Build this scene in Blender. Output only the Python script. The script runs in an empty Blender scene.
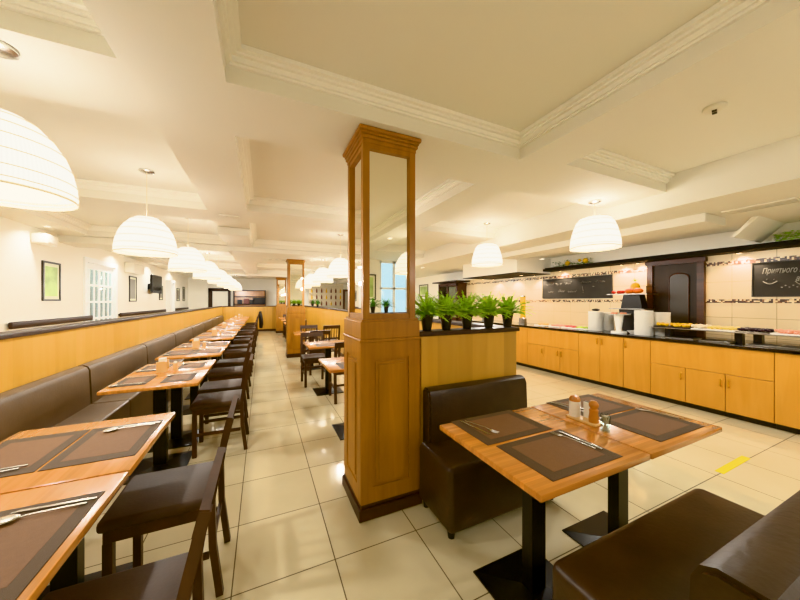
import bpy, bmesh, math, random
from mathutils import Vector, Matrix
R = math.radians
random.seed(7)
C = bpy.context.scene.collection

# ------------------------------------------------------------------ materials
def lin(c):
    return tuple(((x/255)/12.92 if x/255 <= .04045 else (((x/255)+.055)/1.055)**2.4) for x in c)
def newmat(name):
    m = bpy.data.materials.new(name); m.use_nodes = True
    nt = m.node_tree; b = nt.nodes['Principled BSDF']
    return m, nt, b
def plain(name, rgb, rough=.5, metal=0, spec=None, emit=0, bump=0, bscale=200, var=0, vscale=3, coat=0):
    m, nt, b = newmat(name)
    c = lin(rgb)
    b.inputs['Base Color'].default_value = (*c, 1)
    b.inputs['Roughness'].default_value = rough
    b.inputs['Metallic'].default_value = metal
    if spec is not None: b.inputs['Specular IOR Level'].default_value = spec
    if coat: b.inputs['Coat Weight'].default_value = coat; b.inputs['Coat Roughness'].default_value = .15
    if emit:
        b.inputs['Emission Color'].default_value = (*c, 1); b.inputs['Emission Strength'].default_value = emit
    tc = nt.nodes.new('ShaderNodeTexCoord')
    if bump:
        n = nt.nodes.new('ShaderNodeTexNoise'); n.inputs['Scale'].default_value = bscale; n.inputs['Detail'].default_value = 3
        bp = nt.nodes.new('ShaderNodeBump'); bp.inputs['Strength'].default_value = bump; bp.inputs['Distance'].default_value = .004
        nt.links.new(tc.outputs['Object'], n.inputs['Vector']); nt.links.new(n.outputs['Fac'], bp.inputs['Height'])
        nt.links.new(bp.outputs['Normal'], b.inputs['Normal'])
    if var:
        n = nt.nodes.new('ShaderNodeTexNoise'); n.inputs['Scale'].default_value = vscale; n.inputs['Detail'].default_value = 6
        r = nt.nodes.new('ShaderNodeValToRGB')
        r.color_ramp.elements[0].position = .3; r.color_ramp.elements[1].position = .7
        r.color_ramp.elements[0].color = (*[x*(1-var) for x in c], 1); r.color_ramp.elements[1].color = (*[min(1, x*(1+var)) for x in c], 1)
        nt.links.new(tc.outputs['Object'], n.inputs['Vector']); nt.links.new(n.outputs['Fac'], r.inputs['Fac'])
        nt.links.new(r.outputs['Color'], b.inputs['Base Color'])
    return m
def wood(name, c1, c2, grain=(1, 14, 1), rough=.35, plank=None, axis=2, coat=.2, gstr=.5):
    """grain: noise stretch; plank=(width, axis, amount) adds a per-plank brightness"""
    m, nt, b = newmat(name)
    tc = nt.nodes.new('ShaderNodeTexCoord'); mp = nt.nodes.new('ShaderNodeMapping')
    mp.inputs['Scale'].default_value = grain
    n = nt.nodes.new('ShaderNodeTexNoise'); n.inputs['Scale'].default_value = 2.2; n.inputs['Detail'].default_value = 8; n.inputs['Distortion'].default_value = .6
    r = nt.nodes.new('ShaderNodeValToRGB')
    r.color_ramp.elements[0].position = .5-gstr/2; r.color_ramp.elements[1].position = .5+gstr/2
    r.color_ramp.elements[0].color = (*lin(c1), 1); r.color_ramp.elements[1].color = (*lin(c2), 1)
    nt.links.new(tc.outputs['Object'], mp.inputs['Vector']); nt.links.new(mp.outputs['Vector'], n.inputs['Vector'])
    nt.links.new(n.outputs['Fac'], r.inputs['Fac'])
    out = r.outputs['Color']
    if plank:
        w, ax, amt, ln = plank      # ax: across axis index, ln: (axis, length) or None
        sp = nt.nodes.new('ShaderNodeSeparateXYZ'); nt.links.new(tc.outputs['Object'], sp.inputs[0])
        def fl(o, d, off=None):
            a = nt.nodes.new('ShaderNodeMath'); a.operation = 'DIVIDE'; a.inputs[1].default_value = d; nt.links.new(o, a.inputs[0])
            if off is not None:
                e = nt.nodes.new('ShaderNodeMath'); e.operation = 'ADD'; nt.links.new(a.outputs[0], e.inputs[0]); nt.links.new(off, e.inputs[1]); a = e
            f = nt.nodes.new('ShaderNodeMath'); f.operation = 'FLOOR'; nt.links.new(a.outputs[0], f.inputs[0]); return f.outputs[0]
        i = fl(sp.outputs[ax], w)
        wn = nt.nodes.new('ShaderNodeTexWhiteNoise'); wn.noise_dimensions = '2D'
        cb = nt.nodes.new('ShaderNodeCombineXYZ'); nt.links.new(i, cb.inputs[0])
        if ln:
            w1 = nt.nodes.new('ShaderNodeTexWhiteNoise'); w1.noise_dimensions = '1D'; nt.links.new(i, w1.inputs['W'])
            nt.links.new(fl(sp.outputs[ln[0]], ln[1], w1.outputs['Value']), cb.inputs[1])
        nt.links.new(cb.outputs[0], wn.inputs['Vector'])
        mr = nt.nodes.new('ShaderNodeMapRange'); mr.inputs['To Min'].default_value = 1-amt; mr.inputs['To Max'].default_value = 1+amt*.6
        nt.links.new(wn.outputs['Value'], mr.inputs['Value'])
        hs = nt.nodes.new('ShaderNodeVectorMath'); hs.operation = 'SCALE'
        nt.links.new(out, hs.inputs[0]); nt.links.new(mr.outputs[0], hs.inputs['Scale']); out = hs.outputs[0]
    nt.links.new(out, b.inputs['Base Color'])
    b.inputs['Roughness'].default_value = rough
    b.inputs['Coat Weight'].default_value = coat; b.inputs['Coat Roughness'].default_value = .2
    return m
def gridmat(name, c1, c2, joint, sx, sy, ox, oy, jw, ax=(0, 1), rough=.2, spec=.5, var=.06, bumpj=.3, nscale=1.2):
    """tiles of sx by sy with joints at ox+k*sx, oy+k*sy; jw joint width"""
    m, nt, b = newmat(name)
    tc = nt.nodes.new('ShaderNodeTexCoord'); sp = nt.nodes.new('ShaderNodeSeparateXYZ'); nt.links.new(tc.outputs['Object'], sp.inputs[0])
    def M(op, a, v=None, b2=None):
        n = nt.nodes.new('ShaderNodeMath'); n.operation = op
        nt.links.new(a, n.inputs[0])
        if b2 is not None: nt.links.new(b2, n.inputs[1])
        elif v is not None: n.inputs[1].default_value = v
        return n.outputs[0]
    js, cells = [], []
    for a, s, o in ((ax[0], sx, ox), (ax[1], sy, oy)):
        t = M('DIVIDE', M('SUBTRACT', sp.outputs[a], o), s)
        cells.append(M('FLOOR', t))
        f = M('FRACT', t); g = M('ABSOLUTE', M('SUBTRACT', f, .5))
        js.append(M('GREATER_THAN', g, .5-jw/2/s))
    j = M('MAXIMUM', js[0], b2=js[1])
    cb = nt.nodes.new('ShaderNodeCombineXYZ'); nt.links.new(cells[0], cb.inputs[0]); nt.links.new(cells[1], cb.inputs[1])
    wn = nt.nodes.new('ShaderNodeTexWhiteNoise'); wn.noise_dimensions = '2D'; nt.links.new(cb.outputs[0], wn.inputs['Vector'])
    no = nt.nodes.new('ShaderNodeTexNoise'); no.inputs['Scale'].default_value = nscale; no.inputs['Detail'].default_value = 5
    nt.links.new(tc.outputs['Object'], no.inputs['Vector'])
    r = nt.nodes.new('ShaderNodeValToRGB'); r.color_ramp.elements[0].position = .35; r.color_ramp.elements[1].position = .65
    r.color_ramp.elements[0].color = (*lin(c1), 1); r.color_ramp.elements[1].color = (*lin(c2), 1); nt.links.new(no.outputs['Fac'], r.inputs['Fac'])
    mr = nt.nodes.new('ShaderNodeMapRange'); mr.inputs['To Min'].default_value = 1-var; mr.inputs['To Max'].default_value = 1+var/2; nt.links.new(wn.outputs['Value'], mr.inputs['Value'])
    vs = nt.nodes.new('ShaderNodeVectorMath'); vs.operation = 'SCALE'; nt.links.new(r.outputs['Color'], vs.inputs[0]); nt.links.new(mr.outputs[0], vs.inputs['Scale'])
    mx = nt.nodes.new('ShaderNodeMix'); mx.data_type = 'RGBA'; nt.links.new(j, mx.inputs[0]); nt.links.new(vs.outputs[0], mx.inputs[6]); mx.inputs[7].default_value = (*lin(joint), 1)
    nt.links.new(mx.outputs[2], b.inputs['Base Color'])
    rr = nt.nodes.new('ShaderNodeMapRange'); rr.inputs['To Min'].default_value = rough; rr.inputs['To Max'].default_value = .8; nt.links.new(j, rr.inputs['Value']); nt.links.new(rr.outputs[0], b.inputs['Roughness'])
    b.inputs['Specular IOR Level'].default_value = spec
    bp = nt.nodes.new('ShaderNodeBump'); bp.invert = True; bp.inputs['Strength'].default_value = bumpj; bp.inputs['Distance'].default_value = .002
    nt.links.new(j, bp.inputs['Height']); nt.links.new(bp.outputs['Normal'], b.inputs['Normal'])
    return m
def mosaic(name):
    m, nt, b = newmat(name)
    tc = nt.nodes.new('ShaderNodeTexCoord'); sp = nt.nodes.new('ShaderNodeSeparateXYZ'); nt.links.new(tc.outputs['Object'], sp.inputs[0])
    cb = nt.nodes.new('ShaderNodeCombineXYZ')
    for k, a in ((0, 1), (1, 2)):
        d = nt.nodes.new('ShaderNodeMath'); d.operation = 'DIVIDE'; d.inputs[1].default_value = .0185; nt.links.new(sp.outputs[a], d.inputs[0])
        f = nt.nodes.new('ShaderNodeMath'); f.operation = 'FLOOR'; nt.links.new(d.outputs[0], f.inputs[0]); nt.links.new(f.outputs[0], cb.inputs[k])
    wn = nt.nodes.new('ShaderNodeTexWhiteNoise'); wn.noise_dimensions = '2D'; nt.links.new(cb.outputs[0], wn.inputs['Vector'])
    r = nt.nodes.new('ShaderNodeValToRGB'); r.color_ramp.interpolation = 'CONSTANT'
    e = r.color_ramp.elements; e[0].position = 0; e[0].color = (*lin((70, 45, 28)), 1); e[1].position = .46; e[1].color = (*lin((228, 200, 150)), 1)
    x = e.new(.7); x.color = (*lin((130, 85, 50)), 1); x = e.new(.85); x.color = (*lin((240, 222, 180)), 1)
    nt.links.new(wn.outputs['Value'], r.inputs['Fac']); nt.links.new(r.outputs['Color'], b.inputs['Base Color']); b.inputs['Roughness'].default_value = .3
    return m
def emis(name, rgb, s):
    m = bpy.data.materials.new(name); m.use_nodes = True; nt = m.node_tree; nt.nodes.clear()
    e = nt.nodes.new('ShaderNodeEmission'); e.inputs[0].default_value = (*lin(rgb), 1); e.inputs[1].default_value = s
    o = nt.nodes.new('ShaderNodeOutputMaterial'); nt.links.new(e.outputs[0], o.inputs[0]); return m
def glassm(name, tint=(235, 240, 238)):
    m = bpy.data.materials.new(name); m.use_nodes = True; nt = m.node_tree; nt.nodes.clear()
    t = nt.nodes.new('ShaderNodeBsdfTransparent'); t.inputs[0].default_value = (*lin(tint), 1)
    g = nt.nodes.new('ShaderNodeBsdfGlossy'); g.inputs['Roughness'].default_value = .03
    f = nt.nodes.new('ShaderNodeValue'); f.outputs[0].default_value = .07
    x = nt.nodes.new('ShaderNodeMixShader'); o = nt.nodes.new('ShaderNodeOutputMaterial')
    nt.links.new(f.outputs[0], x.inputs[0]); nt.links.new(t.outputs[0], x.inputs[1]); nt.links.new(g.outputs[0], x.inputs[2]); nt.links.new(x.outputs[0], o.inputs[0]); return m

M = {}
M['ceil'] = plain('ceiling_paint', (238, 235, 224), .75)
M['mould'] = plain('moulding_paint', (250, 248, 240), .6)
M['wall'] = plain('cream_wall', (246, 243, 232), .7)
M['floor'] = gridmat('floor_tile', (206, 194, 160), (218, 207, 174), (100, 86, 60), .5, .5, .3655, .15, .006, rough=.09, spec=.6, var=.05, bumpj=.2)
M['ash'] = wood('ash_panel', (206, 152, 62), (224, 178, 92), (5, 5, .5), .3, plank=(.16, 1, .10, None), coat=.25, gstr=.7)
M['ashx'] = wood('ash_panel_cross', (190, 142, 56), (210, 164, 80), (5, 5, .5), .3, plank=(.16, 0, .14, None), coat=.25, gstr=.7)
M['beech'] = wood('beech_door', (194, 138, 58), (208, 154, 76), (6, 6, .6), .3, coat=.2, gstr=.6)
M['oak'] = wood('oak_pillar', (136, 88, 16), (176, 120, 34), (9, 9, .7), .4, coat=.1, gstr=.7)
M['oakl'] = wood('oak_panel', (142, 94, 20), (180, 124, 38), (7, 7, .6), .4, coat=.1, gstr=.6)
M['dark'] = wood('dark_wood', (28, 18, 10), (46, 29, 16), (6, 6, .8), .5, coat=0)
M['mahog'] = wood('mahogany_base', (50, 26, 14), (76, 40, 22), (1, 1, 8), .4, coat=.1)
M['table'] = wood('table_wood', (184, 116, 54), (216, 152, 84), (1.2, 16, 16), .22, plank=(.018, 1, .24, (0, .85)), coat=.5, gstr=.8)
M['tabley'] = wood('table_wood_lengthways', (190, 122, 56), (218, 156, 86), (16, 1.2, 16), .22, plank=(.018, 0, .22, (1, .85)), coat=.5, gstr=.8)
M['leather'] = plain('brown_leather', (56, 40, 27), .38, bump=.35, bscale=45, var=.32, vscale=6)
M['leatherl'] = plain('taupe_leather', (98, 78, 56), .38, bump=.2, bscale=60, var=.14, vscale=5)
M['seat'] = plain('seat_leather', (70, 52, 40), .58, bump=.2, bscale=80, var=.15, vscale=6)
M['chair'] = wood('chair_wood', (52, 32, 18), (74, 46, 28), (8, 8, .8), .5, coat=0)
M['mat'] = plain('placemat_centre', (120, 88, 62), .75, bump=.4, bscale=500, var=.05, vscale=60)
M['matb'] = plain('placemat_border', (88, 70, 52), .75, bump=.4, bscale=500)
M['black'] = plain('black_metal', (22, 22, 24), .3, metal=.3)
M['blackp'] = plain('black_plastic', (28, 26, 26), .45)
M['chrome'] = plain('chrome', (206, 202, 194), .26, metal=1)
M['steel'] = plain('brushed_steel', (150, 146, 138), .3, metal=1)
M['gold'] = plain('brass', (214, 168, 74), .3, metal=.9)
M['mirror'] = plain('mirror_glass', (245, 240, 225), .015, metal=1)
M['glass'] = glassm('clear_glass')
M['white'] = plain('white_china', (250, 249, 244), .3)
M['plastic'] = plain('white_plastic', (236, 232, 218), .4)
M['pcap'] = wood('dark_cap', (40, 24, 14), (60, 36, 22), (1, 1, 6), .45, coat=0)
M['granite'] = plain('black_granite', (24, 22, 22), .15, var=.3, vscale=60)
M['tile'] = gridmat('wall_tile', (228, 206, 166), (236, 216, 178), (176, 150, 110), .4, .25, .27, 1.44, .006, ax=(1, 2), rough=.25, var=.05)
M['mosaic'] = mosaic('mosaic_band')
M['board'] = plain('chalkboard', (44, 42, 38), .6, var=.25, vscale=4)
M['chalk'] = plain('chalk', (150, 147, 138), .9)
M['leaf'] = plain('fern_leaf', (172, 212, 76), .5, var=.35, vscale=30)
M['leafd'] = plain('dark_leaf', (70, 120, 34), .5, var=.3, vscale=30)
M['pot'] = plain('black_pot', (34, 32, 32), .4)
M['soil'] = plain('soil', (50, 34, 22), .9)
M['shade'] = emis('lamp_shade_glow', (255, 252, 243), .95)
nt = M['shade'].node_tree; em = [n for n in nt.nodes if n.type == 'EMISSION'][0]
tc = nt.nodes.new('ShaderNodeTexCoord'); gr = nt.nodes.new('ShaderNodeTexGradient'); gr.gradient_type = 'RADIAL'; nt.links.new(tc.outputs['Object'], gr.inputs[0])
mm = nt.nodes.new('ShaderNodeMath'); mm.operation = 'MULTIPLY'; mm.inputs[1].default_value = 110; nt.links.new(gr.outputs['Fac'], mm.inputs[0])
pp = nt.nodes.new('ShaderNodeMath'); pp.operation = 'PINGPONG'; pp.inputs[1].default_value = .5; nt.links.new(mm.outputs[0], pp.inputs[0])
mr = nt.nodes.new('ShaderNodeMapRange'); mr.inputs['From Max'].default_value = .5; mr.inputs['To Min'].default_value = 1.3; mr.inputs['To Max'].default_value = 1.75; nt.links.new(pp.outputs[0], mr.inputs['Value']); nt.links.new(mr.outputs[0], em.inputs[1])
M['shadei'] = emis('lamp_bulb_glow', (255, 246, 226), 5)
M['ring'] = plain('shade_rib', (214, 202, 168), .6, emit=.5)
M['art'] = plain('green_print', (176, 200, 130), .5, var=.3, vscale=4)
M['archp'] = plain('arched_panel_dark', (52, 42, 28), .35)
M['matt'] = plain('matt_black', (18, 15, 13), .85)
M['artm'] = plain('print_mount', (226, 226, 200), .6)
M['pf'] = plain('picture_frame_dark', (62, 56, 46), .4)
M['paper'] = plain('paper_napkin', (240, 238, 228), .8)
M['lwood'] = wood('light_wood', (218, 176, 116), (234, 198, 144), (4, 4, 1), .4)
M['mill'] = wood('mill_wood', (176, 108, 40), (204, 138, 62), (5, 5, 1), .3, coat=.4)
M['salt'] = plain('salt_white', (236, 232, 220), .5)
M['tape'] = plain('yellow_tape', (232, 214, 20), .5)
M['screen'] = plain('screen_black', (20, 22, 24), .15)
M['grey'] = plain('grey_panel', (138, 134, 122), .5)
M['win'] = plain('window_frame_white', (235, 238, 240), .5)
M['spot'] = emis('spotlight_glow', (255, 214, 160), 14)
for k, c in dict(red=(190, 44, 26), orange=(226, 112, 26), yellow=(236, 190, 40), cheese=(238, 214, 120), grape=(44, 30, 44), ham=(226, 160, 130), brownf=(120, 50, 28), lime=(150, 180, 50), cream=(234, 222, 196)).items():
    M[k] = plain('food_'+k, c, .4, var=.15, vscale=40)

# ------------------------------------------------------------------ mesh builder
class MB:
    def __init__(s): s.bm = bmesh.new()
    def box(s, x0, y0, z0, x1, y1, z1, bev=0, seg=2):
        r = bmesh.ops.create_cube(s.bm, size=1)
        vs = r['verts']
        for v in vs: v.co = Vector(((x0+x1)/2+v.co.x*(x1-x0), (y0+y1)/2+v.co.y*(y1-y0), (z0+z1)/2+v.co.z*(z1-z0)))
        if bev:
            es = list({e for v in vs for e in v.link_edges})
            bmesh.ops.bevel(s.bm, geom=es, offset=bev, segments=seg, affect='EDGES', profile=.5)
        return s
    def bar(s, a, b, w, d, up=(0, 0, 1)):
        a, b = Vector(a), Vector(b); t = (b-a).normalized(); u = Vector(up)
        if abs(t.dot(u)) > .95: u = Vector((1, 0, 0))
        n = t.cross(u).normalized(); m = n.cross(t).normalized()
        vs = [s.bm.verts.new(p+n*i*w/2+m*j*d/2) for p in (a, b) for i, j in ((-1, -1), (1, -1), (1, 1), (-1, 1))]
        for f in ((3, 2, 1, 0), (4, 5, 6, 7), (0, 1, 5, 4), (1, 2, 6, 5), (2, 3, 7, 6), (3, 0, 4, 7)): s.bm.faces.new([vs[i] for i in f])
        return s
    def lathe(s, prof, c=(0, 0, 0), n=24, close=True, sx=1, sy=1):
        rings = []
        for r, z in prof:
            rings.append([s.bm.verts.new((c[0]+sx*r*math.cos(2*math.pi*i/n), c[1]+sy*r*math.sin(2*math.pi*i/n), c[2]+z)) for i in range(n)])
        for a, b in zip(rings, rings[1:]):
            for i in range(n): s.bm.faces.new((a[i], a[(i+1) % n], b[(i+1) % n], b[i]))
        if close:
            s.bm.faces.new(rings[0][::-1]); s.bm.faces.new(rings[-1])
        return s
    def tube(s, pts, r, n=8, flat=1):
        pts = [Vector(p) for p in pts]; rings = []
        rr = r if isinstance(r, (list, tuple)) else [r]*len(pts)
        for i, p in enumerate(pts):
            t = (pts[min(i+1, len(pts)-1)]-pts[max(i-1, 0)]).normalized()
            u = Vector((0, 0, 1)) if abs(t.z) < .9 else Vector((1, 0, 0))
            a = t.cross(u).normalized(); b = a.cross(t)
            rings.append([s.bm.verts.new(p+a*rr[i]*math.cos(2*math.pi*k/n)+b*rr[i]*flat*math.sin(2*math.pi*k/n)) for k in range(n)])
        for a, b in zip(rings, rings[1:]):
            for i in range(n): s.bm.faces.new((a[i], a[(i+1) % n], b[(i+1) % n], b[i]))
        s.bm.faces.new(rings[0][::-1]); s.bm.faces.new(rings[-1])
        return s
    def poly(s, pts):
        s.bm.faces.new([s.bm.verts.new(p) for p in pts]); return s
    def prism(s, prof, ax, a, b):
        """profile of 2D points extruded along axis ax from a to b"""
        def P(p, t):
            q = [0, 0, 0]; o = [i for i in range(3) if i != ax]; q[o[0]], q[o[1]], q[ax] = p[0], p[1], t; return q
        A = [s.bm.verts.new(P(p, a)) for p in prof]; B = [s.bm.verts.new(P(p, b)) for p in prof]; n = len(prof)
        for i in range(n): s.bm.faces.new((A[i], A[(i+1) % n], B[(i+1) % n], B[i]))
        s.bm.faces.new(A[::-1]); s.bm.faces.new(B); return s
    def sphere(s, c, r, sc=(1, 1, 1), u=12, v=8):
        q = bmesh.ops.create_uvsphere(s.bm, u_segments=u, v_segments=v, radius=r)
        for w in q['verts']: w.co = Vector((c[0]+w.co.x*sc[0], c[1]+w.co.y*sc[1], c[2]+w.co.z*sc[2]))
        return s
    def build(s, name, mat, parent=None, smooth=False, loc=None, rz=0, mats=None):
        bmesh.ops.recalc_face_normals(s.bm, faces=s.bm.faces)
        me = bpy.data.meshes.new(name); s.bm.to_mesh(me); s.bm.free()
        for k in (mats or [mat]): me.materials.append(M[k])
        if smooth:
            me.polygons.foreach_set('use_smooth', [True]*len(me.polygons))
            try: me.set_sharp_from_angle(angle=R(40))
            except Exception: pass
        o = bpy.data.objects.new(name, me); C.objects.link(o)
        if parent: o.parent = parent
        if loc: o.location = loc
        o.rotation_euler.z = rz
        return o
def tag(o, label=None, cat=None, group=None, kind=None):
    if label: o['label'] = label
    if cat: o['category'] = cat
    if group: o['group'] = group
    if kind: o['kind'] = kind
    return o
def empty(name, loc=(0, 0, 0), rz=0, label=None, cat=None, group=None):
    o = bpy.data.objects.new(name, None); C.objects.link(o); o.location = loc; o.rotation_euler.z = rz; o.empty_display_size = .1
    return tag(o, label, cat, group)
def dup(src, loc=None, rz=None, label=None, group=None, parent=None):
    c = src.copy(); C.objects.link(c)
    if parent: c.parent = parent
    if loc is not None: c.location = loc
    if rz is not None: c.rotation_euler.z = rz
    if label: c['label'] = label
    if group: c['group'] = group
    for ch in list(src.children): dup(ch, parent=c)
    return c
class Kind:
    """first call places the prototype itself, later calls place copies"""
    def __init__(s, o): s.o = o; s.used = False
    def put(s, loc, rz=0, label=None, group=None):
        if not s.used:
            s.used = True; s.o.location = loc; s.o.rotation_euler.z = rz
            tag(s.o, label, None, group); return s.o
        return dup(s.o, loc, rz, label, group)
def struct(o): o['kind'] = 'structure'; return o
ORD = ['nearest', 'second', 'third', 'fourth', 'fifth', 'sixth', 'seventh', 'eighth', 'ninth', 'tenth', 'eleventh', 'twelfth', 'thirteenth', 'fourteenth', 'fifteenth', 'sixteenth', 'seventeenth', 'eighteenth']

# ------------------------------------------------------------------ setting
XL, XR, YN, YF = -3.2, 5.95, -4.0, 17.2
ZS, ZC, ZB, XB = 2.56, 2.73, 2.39, 3.85     # soffit, coffer ceiling, buffet ceiling, buffet ceiling starts here
b = MB().box(XL-.15, YN-.15, -.1, XR+.15, YF+.15, 0); struct(b.build('floor', 'floor'))
coffers = []
for y0, y1 in ((-2.6, 1.84), (2.384, 4.43), (5.0, 7.0), (7.9, 9.6), (10.1, 12.0), (12.6, 14.6)): coffers.append((-2.75, y0, -.62, y1))
for y0, y1 in ((-2.6, 1.8), (2.36, 4.25), (4.9, 7.1), (9.2, 11.2), (11.9, 13.9)): coffers.append((-.17, y0, 1.89, y1))
for y0, y1 in ((-2.6, 1.70), (2.32, 4.25), (4.9, 6.9), (7.5, 9.5), (10.1, 12.0), (12.6, 14.6)): coffers.append((2.31, y0, XB, y1))
xs = sorted({XL, XB} | {c[i] for c in coffers for i in (0, 2)}); ys = sorted({YN, YF} | {c[i] for c in coffers for i in (1, 3)})
b = MB()
for i in range(len(xs)-1):
    for j in range(len(ys)-1):
        cx, cy = (xs[i]+xs[i+1])/2, (ys[j]+ys[j+1])/2
        z = ZC if any(c[0] < cx < c[2] and c[1] < cy < c[3] for c in coffers) else ZS
        b.box(xs[i], ys[j], z, xs[i+1], ys[j+1], 2.9)
b.box(XB, YN, ZB, XR+.1, YF, 2.9)
struct(b.build('ceiling', 'ceil'))
def ring(mb, r, z0, z1, w0, w1):
    """a frame with outside rect r grown inwards from w0 to w1"""
    x0, y0, x1, y1 = r
    mb.box(x0, y0, z0, x1, y0+w1, z1); mb.box(x0, y1-w1, z0, x1, y1, z1)
    mb.box(x0, y0+w1, z0, x0+w1, y1-w1, z1); mb.box(x1-w1, y0+w1, z0, x1, y1-w1, z1)
tn = 0
for c in coffers:
    if c[1] > 11: continue
    tn += 1; b = MB()
    if c[0] < 2:
        ring(b, c, 2.648, 2.662, 0, .018); ring(b, c, 2.662, 2.69, 0, .03); ring(b, c, 2.69, 2.705, 0, .05); ring(b, c, 2.705, 2.729, 0, .075)
    else:
        for z0, z1, w in ((2.648, 2.662, .018), (2.662, 2.69, .03), (2.69, 2.705, .05), (2.705, 2.729, .075)): b.box(c[0], c[3]-w, z0, c[2]-.002, c[3], z1)
    struct(b.build('trim_%d' % tn, 'mould'))
# dropped casings
b = MB().box(-.62, 5.3, 2.44, -.17, 5.95, 2.558, .015); struct(b.build('ceiling_beam', 'ceil'))
b = MB().box(XL, 7.15, 2.44, -.62, 7.75, 2.558); struct(b.build('ceiling_beam', 'ceil'))
b = MB().box(-.62, 7.15, 2.47, 1.95, 9.1, 2.558); struct(b.build('ceiling_beam', 'ceil'))
b = MB().box(-.62, 14.0, 2.47, 1.95, 15.2, 2.558); struct(b.build('ceiling_beam', 'ceil'))
# walls
def wall(name, parts, mat='wall'):
    b = MB()
    for p in parts: b.box(*p)
    return struct(b.build(name, mat))
wall('wall_left', [(XL-.15, YN, 0, XL, 7.98, 2.9), (XL-.15, 7.98, 2.3, XL, 9.45, 2.9), (XL-.15, 9.45, 0, XL, YF, 2.9)])
wall('wall_left_recess', [(XL-1.2, 7.7, 0, XL-1.1, 9.7, 2.9), (XL-1.1, 7.7, 0, XL-.15, 7.8, 2.9), (XL-1.1, 9.6, 0, XL-.15, 9.7, 2.9)])
wall('wall_right', [(XR, YN, 0, XR+.15, YF, 2.9)])
wall('wall_far', [(XL, YF, 0, XR, YF+.15, 2.9)])
WX0, WX1, WZ0, WZ1 = 2.97, 4.67, .95, 2.55
wall('wall_near', [(XL, YN-.15, 0, WX0, YN, 2.9), (WX1, YN-.15, 0, XR, YN, 2.9), (WX0, YN-.15, 0, WX1, YN, WZ0), (WX0, YN-.15, WZ1, WX1, YN, 2.9)])
b = MB()
ring(b, (0, 0, 1, 1), 0, 0, 0, 0); b = MB()
fw = .06
b.box(WX0, YN-.1, WZ0, WX1, YN-.04, WZ0+fw); b.box(WX0, YN-.1, WZ1-fw, WX1, YN-.04, WZ1)
for x in (WX0, WX0+.42, WX0+.84, WX0+1.26, WX1-fw): b.box(x, YN-.1, WZ0, x+fw, YN-.04, WZ1)
b.box(WX0, YN-.1, 1.75, WX1, YN-.04, 1.80)
w = struct(b.build('window_1', 'win'))
b = MB().box(WX0+.02, YN-.075, WZ0+.02, WX1-.02, YN-.07, WZ1-.02); b.build('window_glass', 'glass', w)
# tiled buffet wall
b = MB().box(XR-.02, -1.0, .85, XR, 7.9, 2.09); struct(b.build('wall_right_tiling', 'tile'))
n = 0
for z in (1.42, 1.95):
    for y0, y1 in ((-1.0, 2.14), (2.86, 7.9)):
        n += 1; b = MB().box(XR-.026, y0, z-.027, XR-.0205, y1, z+.027); struct(b.build('trim_%d' % (40+n), 'mosaic'))
b = MB().box(5.68, -1.0, 2.075, XR-.001, 4.755, 2.125, .004); struct(b.build('trim_50', 'matt'))
b = MB().box(5.74, -1.0, 2.125, XR-.001, 4.755, 2.15, .004); struct(b.build('trim_51', 'matt'))
# bulkheads over the buffet
b = MB().box(4.42, 1.6, 2.294, 4.905, 4.755, 2.389); struct(b.build('ceiling_bulkhead', 'ceil'))
b = MB().box(4.915, 4.76, 2.035, XR-.001, 6.64, 2.389); struct(b.build('ceiling_bulkhead', 'ceil'))
b = MB().box(4.913, 4.758, 2.022, XR-.001, 6.642, 2.035); struct(b.build('trim_52', 'matt'))
b = MB().prism([(1.4, 2.389), (1.6, 2.18), (1.625, 2.19), (1.46, 2.389)], 0, 5.13, 5.93); struct(b.build('ceiling_slope', 'wall'))

# low partitions with dark caps: each one thing
def partition(label, x0, y0, x1, y1, z, mat, cap=.02, capz=.035, base='mahog'):
    t = empty('low_partition', ((x0+x1)/2, (y0+y1)/2, 0), 0, label, 'partition', 'ash panel low partitions')
    hx, hy = (x1-x0)/2, (y1-y0)/2
    MB().box(-hx, -hy, .09, hx, hy, z-capz).build('panel', mat, t)
    MB().box(-hx-cap, -hy-cap, z-capz, hx+cap, hy+cap, z, .006).build('cap_rail', 'pcap', t)
    MB().box(-hx-.01, -hy-.01, 0, hx+.01, hy+.01, .09).build('plinth', base, t)
    return t
partition('long honey wood low partition with dark cap behind the left banquette', -1.72, .2, -1.6, 15.54, 1.195, 'ash')
partition('honey wood low partition crossing the far end of the aisle', -1.72, 15.6, 1.96, 15.72, 1.19, 'ashx')
partition('short honey wood partition carrying five potted ferns behind the booth sofa', 1.04, 1.90, 1.955, 2.0, 1.2, 'ashx')
partition('long honey wood low partition running away beyond the ferns, right of dining tables', 1.85, 2.025, 1.96, 15.55, 1.2, 'ash')
partition('low wooden partition with small potted plants, seen in the pillar mirror', 1.5, -1.6, 2.9, -1.5, 1.2, 'ashx')

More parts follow.
